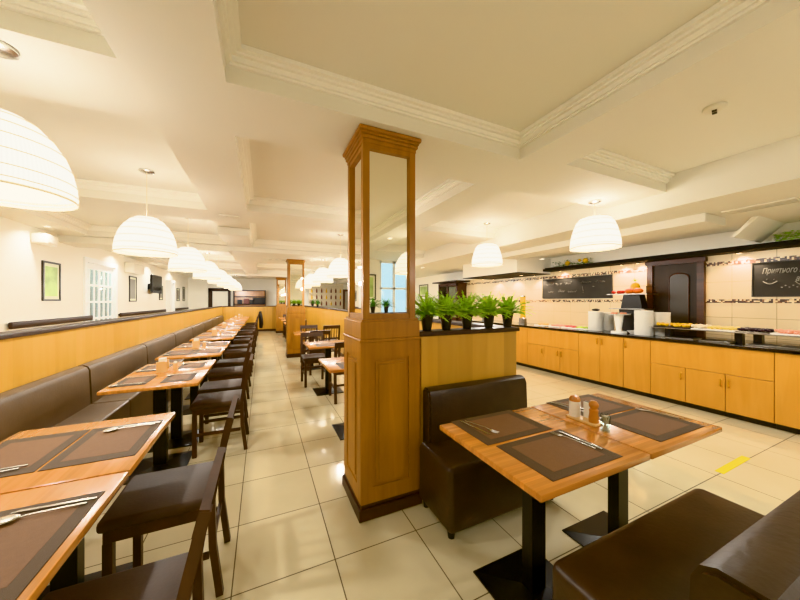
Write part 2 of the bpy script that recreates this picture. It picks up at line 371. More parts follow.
# ------------------------------------------------------------------ pillars
def make_pillar(label):
    t = empty('mirrored_pillar', (0, 0, 0), 0, label, 'pillar', 'oak pillars with mirrors along the aisle')
    h = .205
    b = MB().box(-.228, -.228, 0, .228, .228, .075, .004); b.box(-.216, -.216, .075, .216, .216, .105, .008); b.build('plinth', 'mahog', t)
    b = MB().box(-h, -h, .1, h, h, 1.19)
    for a in range(4):            # stiles and rails proud of the core
        m = Matrix.Rotation(a*math.pi/2, 4, 'Z'); k = len(b.bm.verts); b.bm.verts.ensure_lookup_table()
        for q in ((-h-.008, -h-.010, .1, -h+.075, -h, 1.16), (h-.075, -h-.010, .1, h, -h, 1.16), (-h+.075, -h-.010, .1, h-.075, -h, .2), (-h+.075, -h-.010, 1.04, h-.075, -h, 1.16)): b.box(*q)
        b.bm.verts.ensure_lookup_table()
        for v in b.bm.verts[k:]: v.co = m @ v.co
    b.build('lower_body', 'oak', t)
    for a in range(4):
        m = Matrix.Rotation(a*math.pi/2, 4, 'Z'); c = MB()
        c.box(-h+.095, -h-.006, .22, h-.095, -h-.001, 1.02)
        c.prism([(-h+.115, .24), (h-.115, .24), (h-.115, 1.0), (-h+.115, 1.0)], 1, -h-.013, -h-.006)
        c.bm.transform(m); c.build('raised_panel', 'oakl', t)
    b = MB().box(-.222, -.222, 1.15, .222, .222, 1.17, .004); b.box(-.215, -.215, 1.17, .215, .215, 1.285, .003); b.box(-.205, -.205, 1.285, .205, .205, 1.30); b.build('ledge', 'oak', t)
    b = MB(); u = .192
    for sx in (-1, 1):
        for sy in (-1, 1): b.box(sx*u, sy*u, 1.30, sx*(u-.045), sy*(u-.045), 2.47)
    for z0, z1 in ((1.30, 1.335), (2.43, 2.47)):
        b.box(-u+.045, -u+.004, z0, u-.045, -u+.045, z1); b.box(-u+.045, u-.045, z0, u-.045, u-.004, z1)
        b.box(-u+.004, -u+.045, z0, -u+.045, u-.045, z1); b.box(u-.045, -u+.045, z0, u-.004, u-.045, z1)
    b.build('mirror_frame', 'oak', t)
    g = u-.022
    for a in range(4):
        c = MB().box(-u+.045, -g, 1.335, u-.045, -g+.006, 2.43); c.bm.transform(Matrix.Rotation(a*math.pi/2, 4, 'Z')); c.build('mirror', 'mirror', t)
    b = MB().box(-.196, -.196, 2.462, .196, .196, 2.488, .002); b.box(-.207, -.207, 2.488, .207, .207, 2.512, .006); b.box(-.212, -.212, 2.512, .212, .212, 2.53, .003); b.box(-.227, -.227, 2.53, .227, .227, 2.558, .009)
    b.build('capital', 'oak', t)
    return t
pk = Kind(make_pillar(''))
pk.put((.792, 2.077, 0), 0, 'big oak pillar with tall mirrors and dark plinth beside the booth sofa')
def short_pillar(o):
    o.scale = (1, 1, 2.469/2.558)
short_pillar(pk.put((.79, 8.2, 0), 0, 'second oak pillar with mirrors, standing farther along the aisle'))
short_pillar(pk.put((.79, 14.62, 0), 0, 'farthest oak pillar with mirrors near the end partition'))

# ------------------------------------------------------------------ tables
def make_table(grain='table', lx=.69, ly=.63):
    t = empty('dining_table', (0, 0, 0), 0, '', 'table')
    b = MB().box(-lx/2, -ly/2, .722, lx/2, ly/2, .75, .006, 2); b.build('tabletop', grain, t, smooth=True)
    b = MB().box(-.045, -.03, .02, .045, .03, .715); b.build('column', 'black', t)
    b = MB().box(-.03, -ly*.36, .705, .03, ly*.36, .7215); b.box(-lx*.36, -.03, .705, lx*.36, .03, .7214); b.build('support_bracket', 'black', t)
    s = .205
    b = MB(); v = [(-s, -s), (s, -s), (s, s), (-s, s)]; i = [(-.05, -.035), (.05, -.035), (.05, .035), (-.05, .035)]
    b.box(-s, -s, 0, s, s, .008)
    for k in range(4):
        j = (k+1) % 4; b.poly([(*v[k], .008), (*v[j], .008), (*i[j], .03), (*i[k], .03)])
    b.poly([(*q, .03) for q in i]); b.build('base_plate', 'black', t)
    return t
def make_mat(lx=.43, ly=.30):
    o = MB().box(-lx/2, -ly/2, 0, lx/2, ly/2, .0022).build('placemat', 'matb')
    MB().box(-lx/2+.055, -ly/2+.04, .0021, lx/2-.055, ly/2-.04, .0027).build('woven_centre', 'mat', o)
    tag(o, '', 'placemat'); return o
def make_knife():
    b = MB(); b.tube([(-.10, 0, .004), (-.05, 0, .0045), (0, 0, .004)], [.0045, .0055, .004], 8, .5)
    k = b.build('knife', 'chrome', None, True)
    b = MB().prism([(0, -.004), (.09, -.008), (.105, -.002), (.11, .004), (0, .005)], 2, .003, .0045); b.build('blade', 'chrome', k); return tag(k, '', 'knife')
def make_fork():
    b = MB(); b.tube([(-.10, 0, .004), (-.04, 0, .007), (.03, 0, .009), (.05, 0, .006)], [.005, .0032, .0026, .004], 8, .5)
    k = b.build('fork', 'chrome', None, True)
    b = MB().prism([(.045, -.004), (.058, -.012), (.068, -.012), (.068, .012), (.058, .012), (.045, .004)], 2, .003, .005)
    for y in (-.0105, -.0035, .0035, .0105): b.tube([(.066, y, .004), (.09, y, .003), (.105, y, .006)], [.0016, .0014, .001], 5)
    b.build('tines', 'chrome', k, True); return tag(k, '', 'fork')
def make_spoon():
    b = MB(); b.tube([(-.10, 0, .004), (-.04, 0, .007), (.03, 0, .009), (.055, 0, .006)], [.005, .0032, .0026, .004], 8, .5)
    k = b.build('spoon', 'chrome', None, True)
    b = MB().sphere((.08, 0, .008), .024, (1.3, 1, .25)); b.build('bowl', 'chrome', k, True); return tag(k, '', 'spoon')
TX, TY = Kind(make_table('table', .673, .655)), Kind(make_table('tabley', .66, .69))
TY2 = Kind(make_table('tabley', .63, .53))
MT = Kind(make_mat()); MS = Kind(make_mat(.32, .22))
KN, FK, SP = Kind(make_knife()), Kind(make_fork()), Kind(make_spoon())
ZT = .7505
def place_setting(x, y, rz, where, cut='fork', off=(0, 0), small=False, ang=0):
    """a placemat with a knife and fork or spoon laid across one end"""
    (MS if small else MT).put((x, y, ZT), rz, 'brown woven placemat with dark border '+where, 'brown placemats on the tables')
    if cut:
        q = Matrix.Rotation(rz, 3, 'Z'); z = ZT+.003
        p = Vector((x, y, z)) + q @ Vector((off[0], off[1], 0))
        KN.put(p, rz+ang, 'steel table knife lying on the placemat '+where, 'table knives')
        p2 = Vector((x, y, z)) + q @ Vector((off[0], off[1], 0)) + Matrix.Rotation(rz+ang, 3, 'Z') @ Vector((.015, .034, 0))
        (FK if cut == 'fork' else SP).put(p2, rz+ang+.12, 'steel %s beside the knife on the placemat ' % ('fork' if cut == 'fork' else 'spoon')+where, 'forks and spoons')
# booth tables
TX.put((1.209, 1.064, 0), 0, 'booth table with striped orange wood top nearest the pillar', 'booth tables')
TX.put((1.889, 1.064, 0), 0, 'booth table with striped orange wood top nearer the buffet', 'booth tables')
H = math.pi/2
place_setting(1.165, 1.245, 0, 'at back left of booth tables by sofa', 'fork', (-.15, .03), ang=-H+.16)
place_setting(1.195, .925, 0, 'at front left of booth tables', 'fork', (.185, .02), ang=H+.05)
place_setting(1.91, 1.245, 0, 'at back right of booth tables behind shakers', 'fork', (-.17, .03), ang=-H+.2)
place_setting(1.935, .93, 0, 'at front right corner of booth tables', 'fork', (.22, .04), ang=H+.1)

# condiments on the booth tables
t = empty('condiment_tray', (1.635, 1.10, ZT), 0, 'small light wooden tray holding white shaker and pepper mill', 'tray')
MB().box(-.035, -.085, 0, .035, .085, .012, .004).build('tray_base', 'lwood', t)
t = empty('salt_shaker', (1.632, 1.15, ZT+.0125), 0, 'white shaker with orange wooden cap on the tray', 'shaker')
MB().lathe([(.029, 0), (.029, .085)]).build('body', 'salt', t, True); MB().lathe([(.0285, .0852), (.0285, .098), (.02, .112), (.006, .116)]).build('cap', 'mill', t, True)
t = empty('pepper_mill', (1.638, 1.045, ZT+.0125), 0, 'turned orange wooden pepper mill on the tray', 'pepper mill')
MB().lathe([(.024, 0), (.025, .02), (.021, .05), (.023, .066), (.016, .073), (.023, .084), (.024, .098), (.015, .112), (.004, .116)]).build('body', 'mill', t, True)
t = empty('napkin_sheaf', (1.665, 1.10, ZT+.0125), 0, 'upright sheaf of white napkins between shaker and mill', 'napkins')
MB().box(-.004, -.018, 0, .004, .018, .085).build('folded_napkin', 'paper', t); MB().box(.005, -.016, 0, .009, .016, .09).build('folded_napkin', 'grey', t)
t = empty('toothpick_glass', (1.605, .965, ZT), 0, 'small clear glass of toothpicks in front of the wooden mill', 'glass')
MB().lathe([(.001, 0), (.021, 0), (.024, .085), (.0225, .085), (.0195, .006), (.001, .006)], close=False).build('tumbler', 'glass', t, True)
b = MB()
for i in range(44):
    a = random.random()*6.28; r = random.random()*.018; a2 = random.random()*6.28
    b.tube([(r*math.cos(a)*.6, r*math.sin(a)*.6, .008), (r*math.cos(a2), r*math.sin(a2), .078)], .0014, 5)
b.build('toothpicks', 'cream', t)['kind'] = 'stuff'

# left row of tables
sets = [(.83, 2.23), (2.93, 4.01), (4.37, 5.77), (6.2, 7.6), (7.95, 9.35), (9.8, 11.2), (11.6, 13.0), (13.4, 14.8)]
caddy = empty('napkin_holder', (0, 0, 0), 0, '', 'napkin holder')
b = MB().box(-.04, -.07, 0, .04, .07, .012); b.box(-.04, -.07, .012, .04, -.055, .1); b.box(-.04, .055, .012, .04, .07, .1); b.build('wooden_holder', 'lwood', caddy)
MB().box(-.028, -.03, .013, .028, .03, .125, .003).build('napkins', 'paper', caddy)
CD = Kind(caddy)
shk = empty('table_shaker', (0, 0, 0), 0, '', 'shaker')
MB().lathe([(.018, 0), (.019, .05), (.014, .07)]).build('body', 'lwood', shk, True); MB().lathe([(.0145, .0702), (.012, .085), (.004, .088)]).build('cap', 'paper', shk, True)
SH = Kind(shk)
ti = 0
for i, (y0, y1) in enumerate(sets):
    L = (y1-y0)/2
    for j in range(2):
        ti += 1; w = '%s table of the left row' % ORD[ti-1] if ti > 1 else 'nearest table of the left row'
        y = y0+L*(j+.5)
        k = TY2 if i == 1 else TY
        k.put((-.806 if i != 1 else -.79, y, 0), 0, 'wood topped table on black pedestal, %s from the camera in the left banquette row' % (ORD[ti-1] if ti > 1 else 'first'), 'tables along the left banquette')
        xc = -.806
        for s, nm in ((1, 'aisle side'), (-1, 'bench side')):
            x = xc+s*.155; rz = math.pi/2
            if i < 3: place_setting(x, y, rz, '%s, %s' % (nm, w), 'spoon', ((.175 if s > 0 else -.15)*(1 if i != 1 else .7), -.045 if (i == 0 and s > 0) else 0), small=(i == 1), ang=H+random.uniform(-.08, .08))
            elif i < 6: place_setting(x, y, rz, '%s, %s' % (nm, w), None)
    ym = (y0+y1)/2
    if i: 
        CD.put((-.86, ym+.08, ZT), .1, 'light wooden holder with upright white napkins on the %s table pair of the left row' % ORD[i], 'napkin holders on the left row')
        SH.put((-.76, ym+.08, ZT), 0, 'small wooden shaker beside the napkin holder on the %s table pair of the left row' % ORD[i], 'shakers on the left row')

# ------------------------------------------------------------------ chairs
def make_chair():
    t = empty('dining_chair', (0, 0, 0), 0, '', 'chair')
    b = MB().box(-.215, -.20, .435, .205, .20, .485, .018, 3); b.build('seat', 'seat', t, True)
    b = MB().box(-.195, -.185, .385, .195, .185, .434)
    b.build('seat_frame', 'chair', t)
    for s in (-1, 1):
        b = MB().bar((-.18, s*.168, 0), (-.18, s*.168, .384), .034, .034); b.build('leg', 'chair', t)
        b = MB(); y = s*.178
        pts = [(.235, 0), (.205, .25), (.2, .46), (.222, .60), (.28, .845)]
        for (xa, za), (xb, zb) in zip(pts, pts[1:]): b.bar((xa, y, za), (xb, y, zb), .03, .036, (0, 1, 0))
        b.build('leg', 'chair', t)
        MB().bar((-.165, s*.168, .2), (.19, s*.175, .2), .018, .026).build('stretcher', 'chair', t)
    MB().bar((.2, -.165, .24), (.2, .165, .24), .018, .026).build('stretcher', 'chair', t)
    b = MB().bar((.269, -.195, .815), (.269, .195, .815), .026, .075, (.25, 0, 1)); b.build('top_rail', 'chair', t)
    b = MB().bar((.212, -.165, .545), (.212, .165, .545), .02, .035, (.2, 0, 1)); b.build('lower_rail', 'chair', t)
    for k in range(5):
        y = -.12+.06*k; MB().bar((.213, y, .555), (.26, y, .785), .011, .026, (1, 0, 0)).build('slat', 'chair', t)
    return t
CH = Kind(make_chair())
ch_left = [(-.42, 1.16), (-.42, 1.87), (-.375, 3.42), (-.40, 3.93), (-.42, 4.72), (-.42, 5.42), (-.42, 6.5), (-.42, 7.2), (-.42, 8.3), (-.42, 9.0), (-.42, 10.1), (-.42, 10.8), (-.42, 11.9), (-.42, 12.6), (-.4, 13.7), (-.4, 14.4)]
for i, (x, y) in enumerate(ch_left):
    o = ('first' if i == 0 else ORD[i])
    CH.put((x, y, 0), random.uniform(-.05, .05) if i > 1 else 0, 'dark wooden chair with brown padded seat, %s from the camera in the left aisle row' % o, 'chairs along the aisle')
# jacket over the last chair back
t = MB(); t.tube([(0, -.02, .98), (.02, 0, .8), (.04, 0, .5), (.03, .02, .32)], [.12, .17, .2, .17], 12, .42)
t.tube([(.0, .12, .9), (.05, .2, .7), (.08, .2, .5)], [.06, .055, .045], 8); t.tube([(.0, -.14, .9), (.05, -.21, .7), (.08, -.2, .45)], [.06, .055, .045], 8)
o = t.build('jacket', 'blackp', None, True, (-.07, 13.7, 0)); tag(o, 'black jacket hung over the back of a far aisle chair', 'jacket')

# middle tables, grain along X, with chairs on near and far sides
mids = [(.93, 3.24), (.95, 4.80), (.95, 6.6), (.95, 9.9), (.95, 11.4), (.95, 12.9)]
for i, (x, y) in enumerate(mids):
    TX.put((x, y, 0), 0, 'square wood topped table beyond the big pillar, %s along the right side of the aisle' % ('first' if i == 0 else ORD[i]), 'tables between the pillars')
    if i < 3: place_setting(x, y-.15, 0, 'on the %s table beyond the big pillar' % ('first' if i == 0 else ORD[i]), None)
mch = [(1.1, 4.37, -1), (.82, 5.32, 1), (1.02, 6.17, -1), (1.0, 7.03, 1), (1.48, 7.3, -1), (1.0, 9.47, -1), (1.0, 10.33, 1), (1.0, 10.97, -1), (1.0, 11.83, 1), (1.0, 12.47, -1), (1.0, 13.33, 1)]
for i, (x, y, f) in enumerate(mch):
    CH.put((x, y, 0), -math.pi/2 if f < 0 else math.pi/2, 'dark slat back chair, %s one among tables beyond the big pillar' % ('first' if i == 0 else ORD[i]), 'chairs between the pillars')

# ------------------------------------------------------------------ upholstery
def leather_bench(name, x0, x1, depth, seat_z, back_z, back_t, loc, rz, mat, label, cat, group=None, foot=True, bevel=.035, bx=None, sb=-.005):
    """seat faces local -Y; back plane at y=0"""
    t = empty(name, loc, rz, label, cat, group)
    z0 = .06 if foot else 0
    b = MB().box(x0, -depth, z0, x1, sb, seat_z, bevel, 4)
    bx0, bx1 = bx or (x0+.002, x1-.002); b.build('seat', mat, t, True)
    b = MB()
    prof = [(-back_t, seat_z-.05), (-back_t+.015, back_z-.05), (-back_t+.03, back_z-.015), (-back_t+.06, back_z), (-.025, back_z), (-.005, back_z-.02), (-.005, seat_z-.05)]
    b.prism(prof, 0, bx0, bx1)
    es = [e for e in b.bm.edges if len(e.link_faces) == 2 and any(len(f.verts) > 4 for f in e.link_faces)]
    bmesh.ops.bevel(b.bm, geom=es, offset=.012, segments=2, affect='EDGES')
    b.build('backrest', mat, t, True)
    if foot:
        for x in (x0+.055, x1-.07):
            for y in (-depth+.07, -.07): MB().lathe([(.02, 0), (.026, .058)], (x, y, 0), 12).build('foot', 'blackp', t)
    return t
leather_bench('booth_sofa', -.515, .46, .44, .45, .81, .12, (1.495, 1.885, 0), 0, 'leather', 'dark brown leather booth sofa against the fern partition', 'sofa', 'booth sofas', bx=(-.458, .458), sb=-.045)
leather_bench('booth_sofa', -.53, .572, .585, .465, .84, .165, (1.535, .20, 0), math.pi, 'leather', 'dark brown leather booth sofa nearest the camera, at bottom right', 'sofa', 'booth sofas', bevel=.04, bx=(-.528, .65))
for i in range(9):
    y0 = .7+1.55*i
    leather_bench('banquette', -.773, .773, .41, .45, .815, .125, (-1.588, y0+.775, 0), math.pi/2, 'leatherl',
                  'brown leather banquette section, %s from the camera along the left partition' % ('first' if i == 0 else ORD[i]), 'banquette', 'left banquette sections', foot=False, bevel=.02)

# ------------------------------------------------------------------ pendant lamps
def make_lamp(zc, prof=None, zb=1.905):
    """origin on the ceiling at zc"""
    t = empty('pendant_lamp', (0, 0, 0), 0, '', 'pendant lamp')
    d = zc-zb
    prof = prof or [(.248, 0), (.25, .02), (.246, .07), (.232, .14), (.208, .21), (.172, .27), (.128, .32), (.09, .345)]
    MB().lathe([(.062, -.001), (.064, -.016), (.048, -.026), (.012, -.03)]).build('canopy', 'chrome', t, True)
    MB().tube([(0, 0, -.03), (0, 0, -d+.35)], .002, 6).build('cord', 'ring', t)
    MB().lathe([(r, z-d) for r, z in prof], n=40, close=False).build('shade', 'shade', t, True)
    b = MB()
    for r, z in prof[1:-1]:
        b.tube([((r+.001)*math.cos(a*math.pi/20), (r+.001)*math.sin(a*math.pi/20), z-d) for a in range(41)], .0022, 5)
    b.build('shade_ribs', 'ring', t)
    b = MB().lathe([(.247, -d+.001), (.252, -d-.006), (.247, -d-.01), (.242, -d-.004)], n=40, close=False); b.build('shade_rim', 'ring', t)
    MB().lathe([(.10, .09-d), (.17, .04-d), (.19, .012-d), (.001, .008-d)], n=24, close=False).build('diffuser', 'shadei', t, True)
    return t
LS, LC = Kind(make_lamp(ZS)), Kind(make_lamp(ZC)); LD = Kind(make_lamp(2.44))
CONE = [(.245, 0), (.25, .02), (.243, .09), (.228, .16), (.208, .23), (.184, .29), (.155, .325), (.12, .34)]
RS, RC = Kind(make_lamp(ZS, CONE, 2.03)), Kind(make_lamp(ZC, CONE, 2.03))
def lamp_light(x, y, z, p):
    dz = .125 if x > 3 else 0
    for nm, zz, e in (('bulb_down', 1.87, p), ('bulb_up', 2.27, p*.14)):
        l = bpy.data.lights.new(nm, 'POINT'); l.energy = e; l.color = (1, .985, .935); l.shadow_soft_size = .04
        o = bpy.data.objects.new(nm, l); C.objects.link(o); o.location = (x, y, zz+dz)
LAMPS = []
for i, y in enumerate((1.97, 3.8, 5.65, 7.45, 9.3, 11.1, 13.0, 14.9)):
    z = ZS if y in (1.97,) else (2.44 if 7.15 < y < 7.75 else ZC)
    if y == 14.9: z = ZS
    LAMPS.append((-1.075 if i == 0 else -1.05, y, z, 'white dome pendant lamp, %s from the camera over the left table row' % ('first' if i == 0 else ORD[i]), 'pendants over the left row'))
for i, y in enumerate((4.05, 5.85, 9.55, 11.4, 13.2)):
    LAMPS.append((1.4, y, ZC, 'white dome pendant lamp, %s in the middle row beyond the big pillar' % ('first' if i == 0 else ORD[i]), 'middle row pendants'))
LAMPS.append((1.4, 7.7, 2.469, 'white dome pendant lamp hung beside the second pillar', 'middle row pendants'))
LAMPS.append((3.45, 2.19-.0, ZS, 'white dome pendant lamp hanging before the first blackboard', 'pendants on the buffet side'))
LAMPS.append((3.434, 3.98, ZC, 'white dome pendant lamp hanging above the fern row', 'pendants on the buffet side'))
LAMPS.append((3.43, 8.3, ZC, 'distant white dome pendant on the buffet side, hidden behind the pillar', 'pendants on the buffet side'))
LAMPS.append((2.32, -.85, ZC, 'white dome pendant lamp reflected in the pillar mirror', 'pendants on the buffet side'))
L24 = None
for x, y, z, lb, g in LAMPS:
    if x > 3: k = RC if z == ZC else RS
    elif z == ZC: k = LC
    elif z == ZS: k = LS
    elif z == 2.44: k = LD
    else:
        if L24 is None: L24 = Kind(make_lamp(2.469))
        k = L24
    k.put((x, y, z), 0, lb, g); lamp_light(x, y, z, 34)

# ------------------------------------------------------------------ ceiling fittings
def downlight(x, y, z, label):
    t = empty('ceiling_downlight', (x, y, z), 0, label, 'downlight', 'recessed ceiling downlights')
    MB().lathe([(.06, -.0005), (.06, -.008), (.042, -.01), (.042, -.004)], close=False).build('trim_ring', 'plastic', t, True)
    MB().lathe([(.041, -.002), (.03, -.003), (.001, -.003)], close=False).build('lens', 'shadei', t)
t = empty('smoke_detector', (2.78, .96, ZC), .3, 'small oval ceiling detector above the buffet aisle', 'detector')
MB().lathe([(.06, -.001), (.058, -.016), (.03, -.03), (.001, -.031)]).build('housing', 'plastic', t, True)
MB().box(-.03, -.012, -.034, -.004, .012, -.029).build('sensor', 'blackp', t); MB().box(.008, -.012, -.034, .032, .012, -.029).build('sensor', 'blackp', t)
def vent(x, y, z, lx, ly, label):
    t = empty('ceiling_vent', (x, y, z), 0, label, 'vent', 'slotted ceiling vents')
    b = MB(); ring(b, (-lx/2, -ly/2, lx/2, ly/2), -.014, -.001, 0, .018); b.build('frame', 'plastic', t)
    b = MB().box(-lx/2+.018, -ly/2+.018, -.004, lx/2-.018, ly/2-.018, -.001); b.build('backing', 'grey', t)
    nn = 3
    for i in range(nn): x0 = -lx/2+.025+i*(lx-.05)/nn; MB().box(x0, -ly/2+.018, -.012, x0+(lx-.05)/nn*.55, ly/2-.018, -.005).build('slat', 'plastic', t)
vent(4.62, 1.26, ZB, .2, .5, 'long slotted air vent in the ceiling above the buffet')
vent(-.40, 4.6, ZS, .24, .07, 'slotted air vent in the ceiling beam above the aisle')
vent(.3, 8.2, 2.47, .5, .14, 'dark slotted vent beside the second pillar top')
downlight(1.15, 7.9, 2.47, 'small glowing downlight beside the second pillar capital')
downlight(5.0, 4.2, 2.25, 'small downlight under the bulkhead above the fruit stand')

for i, (x, y, z) in enumerate([(-2.97, 6.4, ZS), (-2.97, 9.2, ZS), (-2.97, 11.6, ZS), (-2.97, 14.0, ZS), (-2.97, 3.0, ZS), (-2.97, 0, ZS), (2.1, 15.9, ZS), (2.1, -1.2, ZS), (2.1, 9.9, ZS), (4.2, 7.6, ZB), (4.2, .6, ZB), (4.2, 11.5, ZB), (0.9, 8.75, 2.469), (-.4, -.9, ZS), (0.9, 11.55, ZS), (4.3, -2, ZB), (-.4, -3.2, ZS)]):  # left corridor downlights are real; all the others are added fill light
    downlight(x, y, z, 'small round glowing downlight in the ceiling, number %d' % i if False else 'small round glowing ceiling downlight, %s' % ('%s along the left corridor' % ['second', 'third', 'fourth', 'fifth', 'nearest', 'overhead'][i] if i < 6 else 'added as fill light over the %s' % ['fern partition, far part', 'space behind the booths', 'middle partition, farther', 'far buffet end', 'near buffet end', 'far right passage', 'second pillar', 'aisle behind the camera', 'far pillar tables', 'space behind the camera at right', 'space behind the camera at left'][i-6]))
    l = bpy.data.lights.new('downlight', 'SPOT'); l.energy = 60; l.color = (1, .985, .95); l.spot_size = R(150); l.spot_blend = .8; l.shadow_soft_size = .04
    o = bpy.data.objects.new('downlight_and_fill_beam', l); C.objects.link(o); o.location = (x, y, z-.02)

# ------------------------------------------------------------------ left wall
def picture(x, y, z0, z1, w, nx, label, art='art', rot=None):
    t = empty('framed_picture', (x, y, z0), rot or 0, label, 'picture', 'framed prints on the walls')
    h = z1-z0; f = .03
    b = MB(); 
    b.box(0, -w/2, 0, .025*nx, w/2, f); b.box(0, -w/2, h-f, .025*nx, w/2, h); b.box(0, -w/2, f, .025*nx, -w/2+f, h-f); b.box(0, w/2-f, f, .025*nx, w/2, h-f)
    b.build('frame', 'pf', t)
    MB().box(0, -w/2+f, f, .010*nx, w/2-f, h-f).build('mount', 'artm', t)
    MB().box(.010*nx, -w/2+f+.045, f+.05, .013*nx, w/2-f-.045, h-f-.05).build('print', art, t)
picture(XL, 6.98, 1.42, 2.07, .47, 1, 'framed pale green print nearest the camera on the left wall')
picture(XL, 10.45, 1.40, 2.09, .50, 1, 'framed grey green print beyond the glazed door on the left wall', 'grey')
picture(XL, 12.95, 1.45, 1.95, .40, 1, 'small framed print just beyond the wall television', 'grey')
picture(XL, 15.3, 1.42, 1.95, .45, 1, 'dark framed print, nearer of the pair at the far left wall', 'grey')
picture(XL, 16.3, 1.42, 2.05, .35, 1, 'dark framed print, farther of the pair at the far left wall', 'grey')
picture(2.68, YN, 1.45, 2.15, .34, 1, 'framed green print beside the window, seen in the pillar mirror', rot=math.pi/2)
picture(XR-.0, 10.65, 1.6, 2.08, .72, -1, 'small framed green print on the right wall above the ferns')
for i, (y0, y1) in enumerate(((5.97, 8.15), (9.5, 13.3), (14.3, 16.9))):
    t = empty('wall_handrail', (XL, y0, 1.08), 0, 'dark wooden handrail, %s along the left wall' % ('first' if i == 0 else ORD[i]), 'handrail', 'left wall handrails')
    MB().box(.04, 0, -.05, .085, y1-y0, .05, .018, 3).build('rail', 'pcap', t, True)
    b = MB()
    for k in range(3): yy = .1+(y1-y0-.2)*k/2; MB().box(0, yy-.02, -.02, .042, yy+.02, .02).build('bracket', 'dark', t)
def glazed_door(name, x, y0, y1, z1, glass='glass'):
    t = empty(name, (x, (y0+y1)/2, 0)); t['kind'] = 'structure'
    w = (y1-y0)/2
    b = MB(); b.box(-.12, -w, 0, .03, -w+.09, z1); b.box(-.12, w-.09, 0, .03, w, z1); b.box(-.12, -w+.09, z1-.1, .03, w-.09, z1); b.build('door_frame', 'win', t)
    W = w-.09; b = MB()
    b.box(-.07, -W, 0, -.03, W, .35); b.box(-.07, -W, z1-.2, -.03, W, z1-.1)
    nc, nr = 6, 5
    for i in range(nc+1): yy = -W+2*W*i/nc; s = .035 if i in (0, nc, 3) else .02; b.box(-.069, max(-W, yy-s), .35, -.031, min(W, yy+s), z1-.2)
    for j in range(nr+1): zz = .35+(z1-.55)*j/nr; b.box(-.068, -W, zz-.018, -.032, W, zz+.018)
    b.build('door_leaf', 'win', t)
    MB().box(-.052, -W, .35, -.048, W, z1-.2).build('glass_panes', glass, t)
    MB().tube([(-.03, .05, 1.0), (.02, .05, 1.0), (.02, .15, 1.0)], .01, 8).build('door_handle', 'steel', t, True)
glazed_door('door_1', XL, 7.98, 9.45, 2.3)
M['glass2'] = plain('frosted_glass', (222, 214, 188), .4)
glazed_door('door_2', XL+.12, 13.55, 14.2, 2.2, 'glass2')
# shelf with dark things inside the recess behind the glazed door
t = empty('recess_shelf', (XL-.85, 8.75, 0), 0, 'dark shelving seen through the glazed door panes', 'shelf')
b = MB().box(-.2, -.6, 0, -.15, .6, 1.8)
b.build('back_panel', 'lwood', t)
for z in (.3, .7, 1.1, 1.5, 1.8): MB().box(-.15, -.6, z, .15, .6, z+.03).build('shelf_board', 'lwood', t)
def ac(x, y, z, label, L=.8, hh=.26):
    t = empty('air_conditioner', (x, y, z), 0, label, 'air conditioner', 'wall air conditioners')
    MB().box(0, -L/2, 0, .2, L/2, hh, .03, 3).build('housing', 'plastic', t, True)
    MB().box(.11, -L/2+.04, -.006, .19, L/2-.04, .012).build('air_flap', 'white', t)
ac(XL, 6.62, 2.3, 'white wall air conditioner above the nearest green print', .3, .16)
ac(XL, 10.3, 2.15, 'white wall air conditioner above the grey green print')
t = empty('television', (XL+.003, 11.75, 1.66), 0, 'black flat television mounted on the left wall beyond a glazed door', 'television')
MB().box(0, -.12, .12, .16, .12, .3).build('wall_bracket', 'black', t)
MB().box(.16, -.5, 0, .21, .5, .56, .01).build('casing', 'blackp', t); MB().box(.2101, -.47, .04, .213, .47, .53).build('screen', 'screen', t)
# far wall things
t = empty('door_frame_far', (-1.87, YF, 0)); t.name = 'door_3'; t['kind'] = 'structure'
b = MB().box(-.5, -.06, 0, -.33, 0, 2.0); b.box(.33, -.06, 0, .45, 0, 2.0); b.box(-.5, -.06, 1.9, .45, 0, 2.05); b.build('door_frame', 'pcap', t)
MB().box(-.33, -.03, 0, .33, -.01, 1.9).build('door_leaf', 'wall', t)
t = empty('display_shelf', (-.55, YF-.001, 0), 0, 'brown shelf unit with dark objects on the far wall', 'shelf unit')
MB().box(-.72, -.3, 0, .72, -.26, 1.95).build('back_panel', 'mill', t)
for z in (1.25, 1.62, 1.93): MB().box(-.72, -.55, z, .72, -.3, z+.03).build('shelf_board', 'dark', t)
for x in (-.72, .68): MB().box(x, -.55, 0, x+.04, -.3, 1.96).build('side_panel', 'dark', t)
for i, (x, w, h, m) in enumerate(((-.45, .1, .2, 'blackp'), (-.15, .12, .26, 'brownf'), (.1, .1, .2, 'blackp'), (.42, .28, .3, 'blackp'))):
    o = MB().box(-w, -.1, 0, w, .08, h, .01).build('stored_box', m, None, False, (-.55+x, YF-.43, 1.281)); tag(o, 'dark box on the brown far shelf, %s from its left' % ('first' if i == 0 else ORD[i]), 'box', 'boxes on the far shelf')
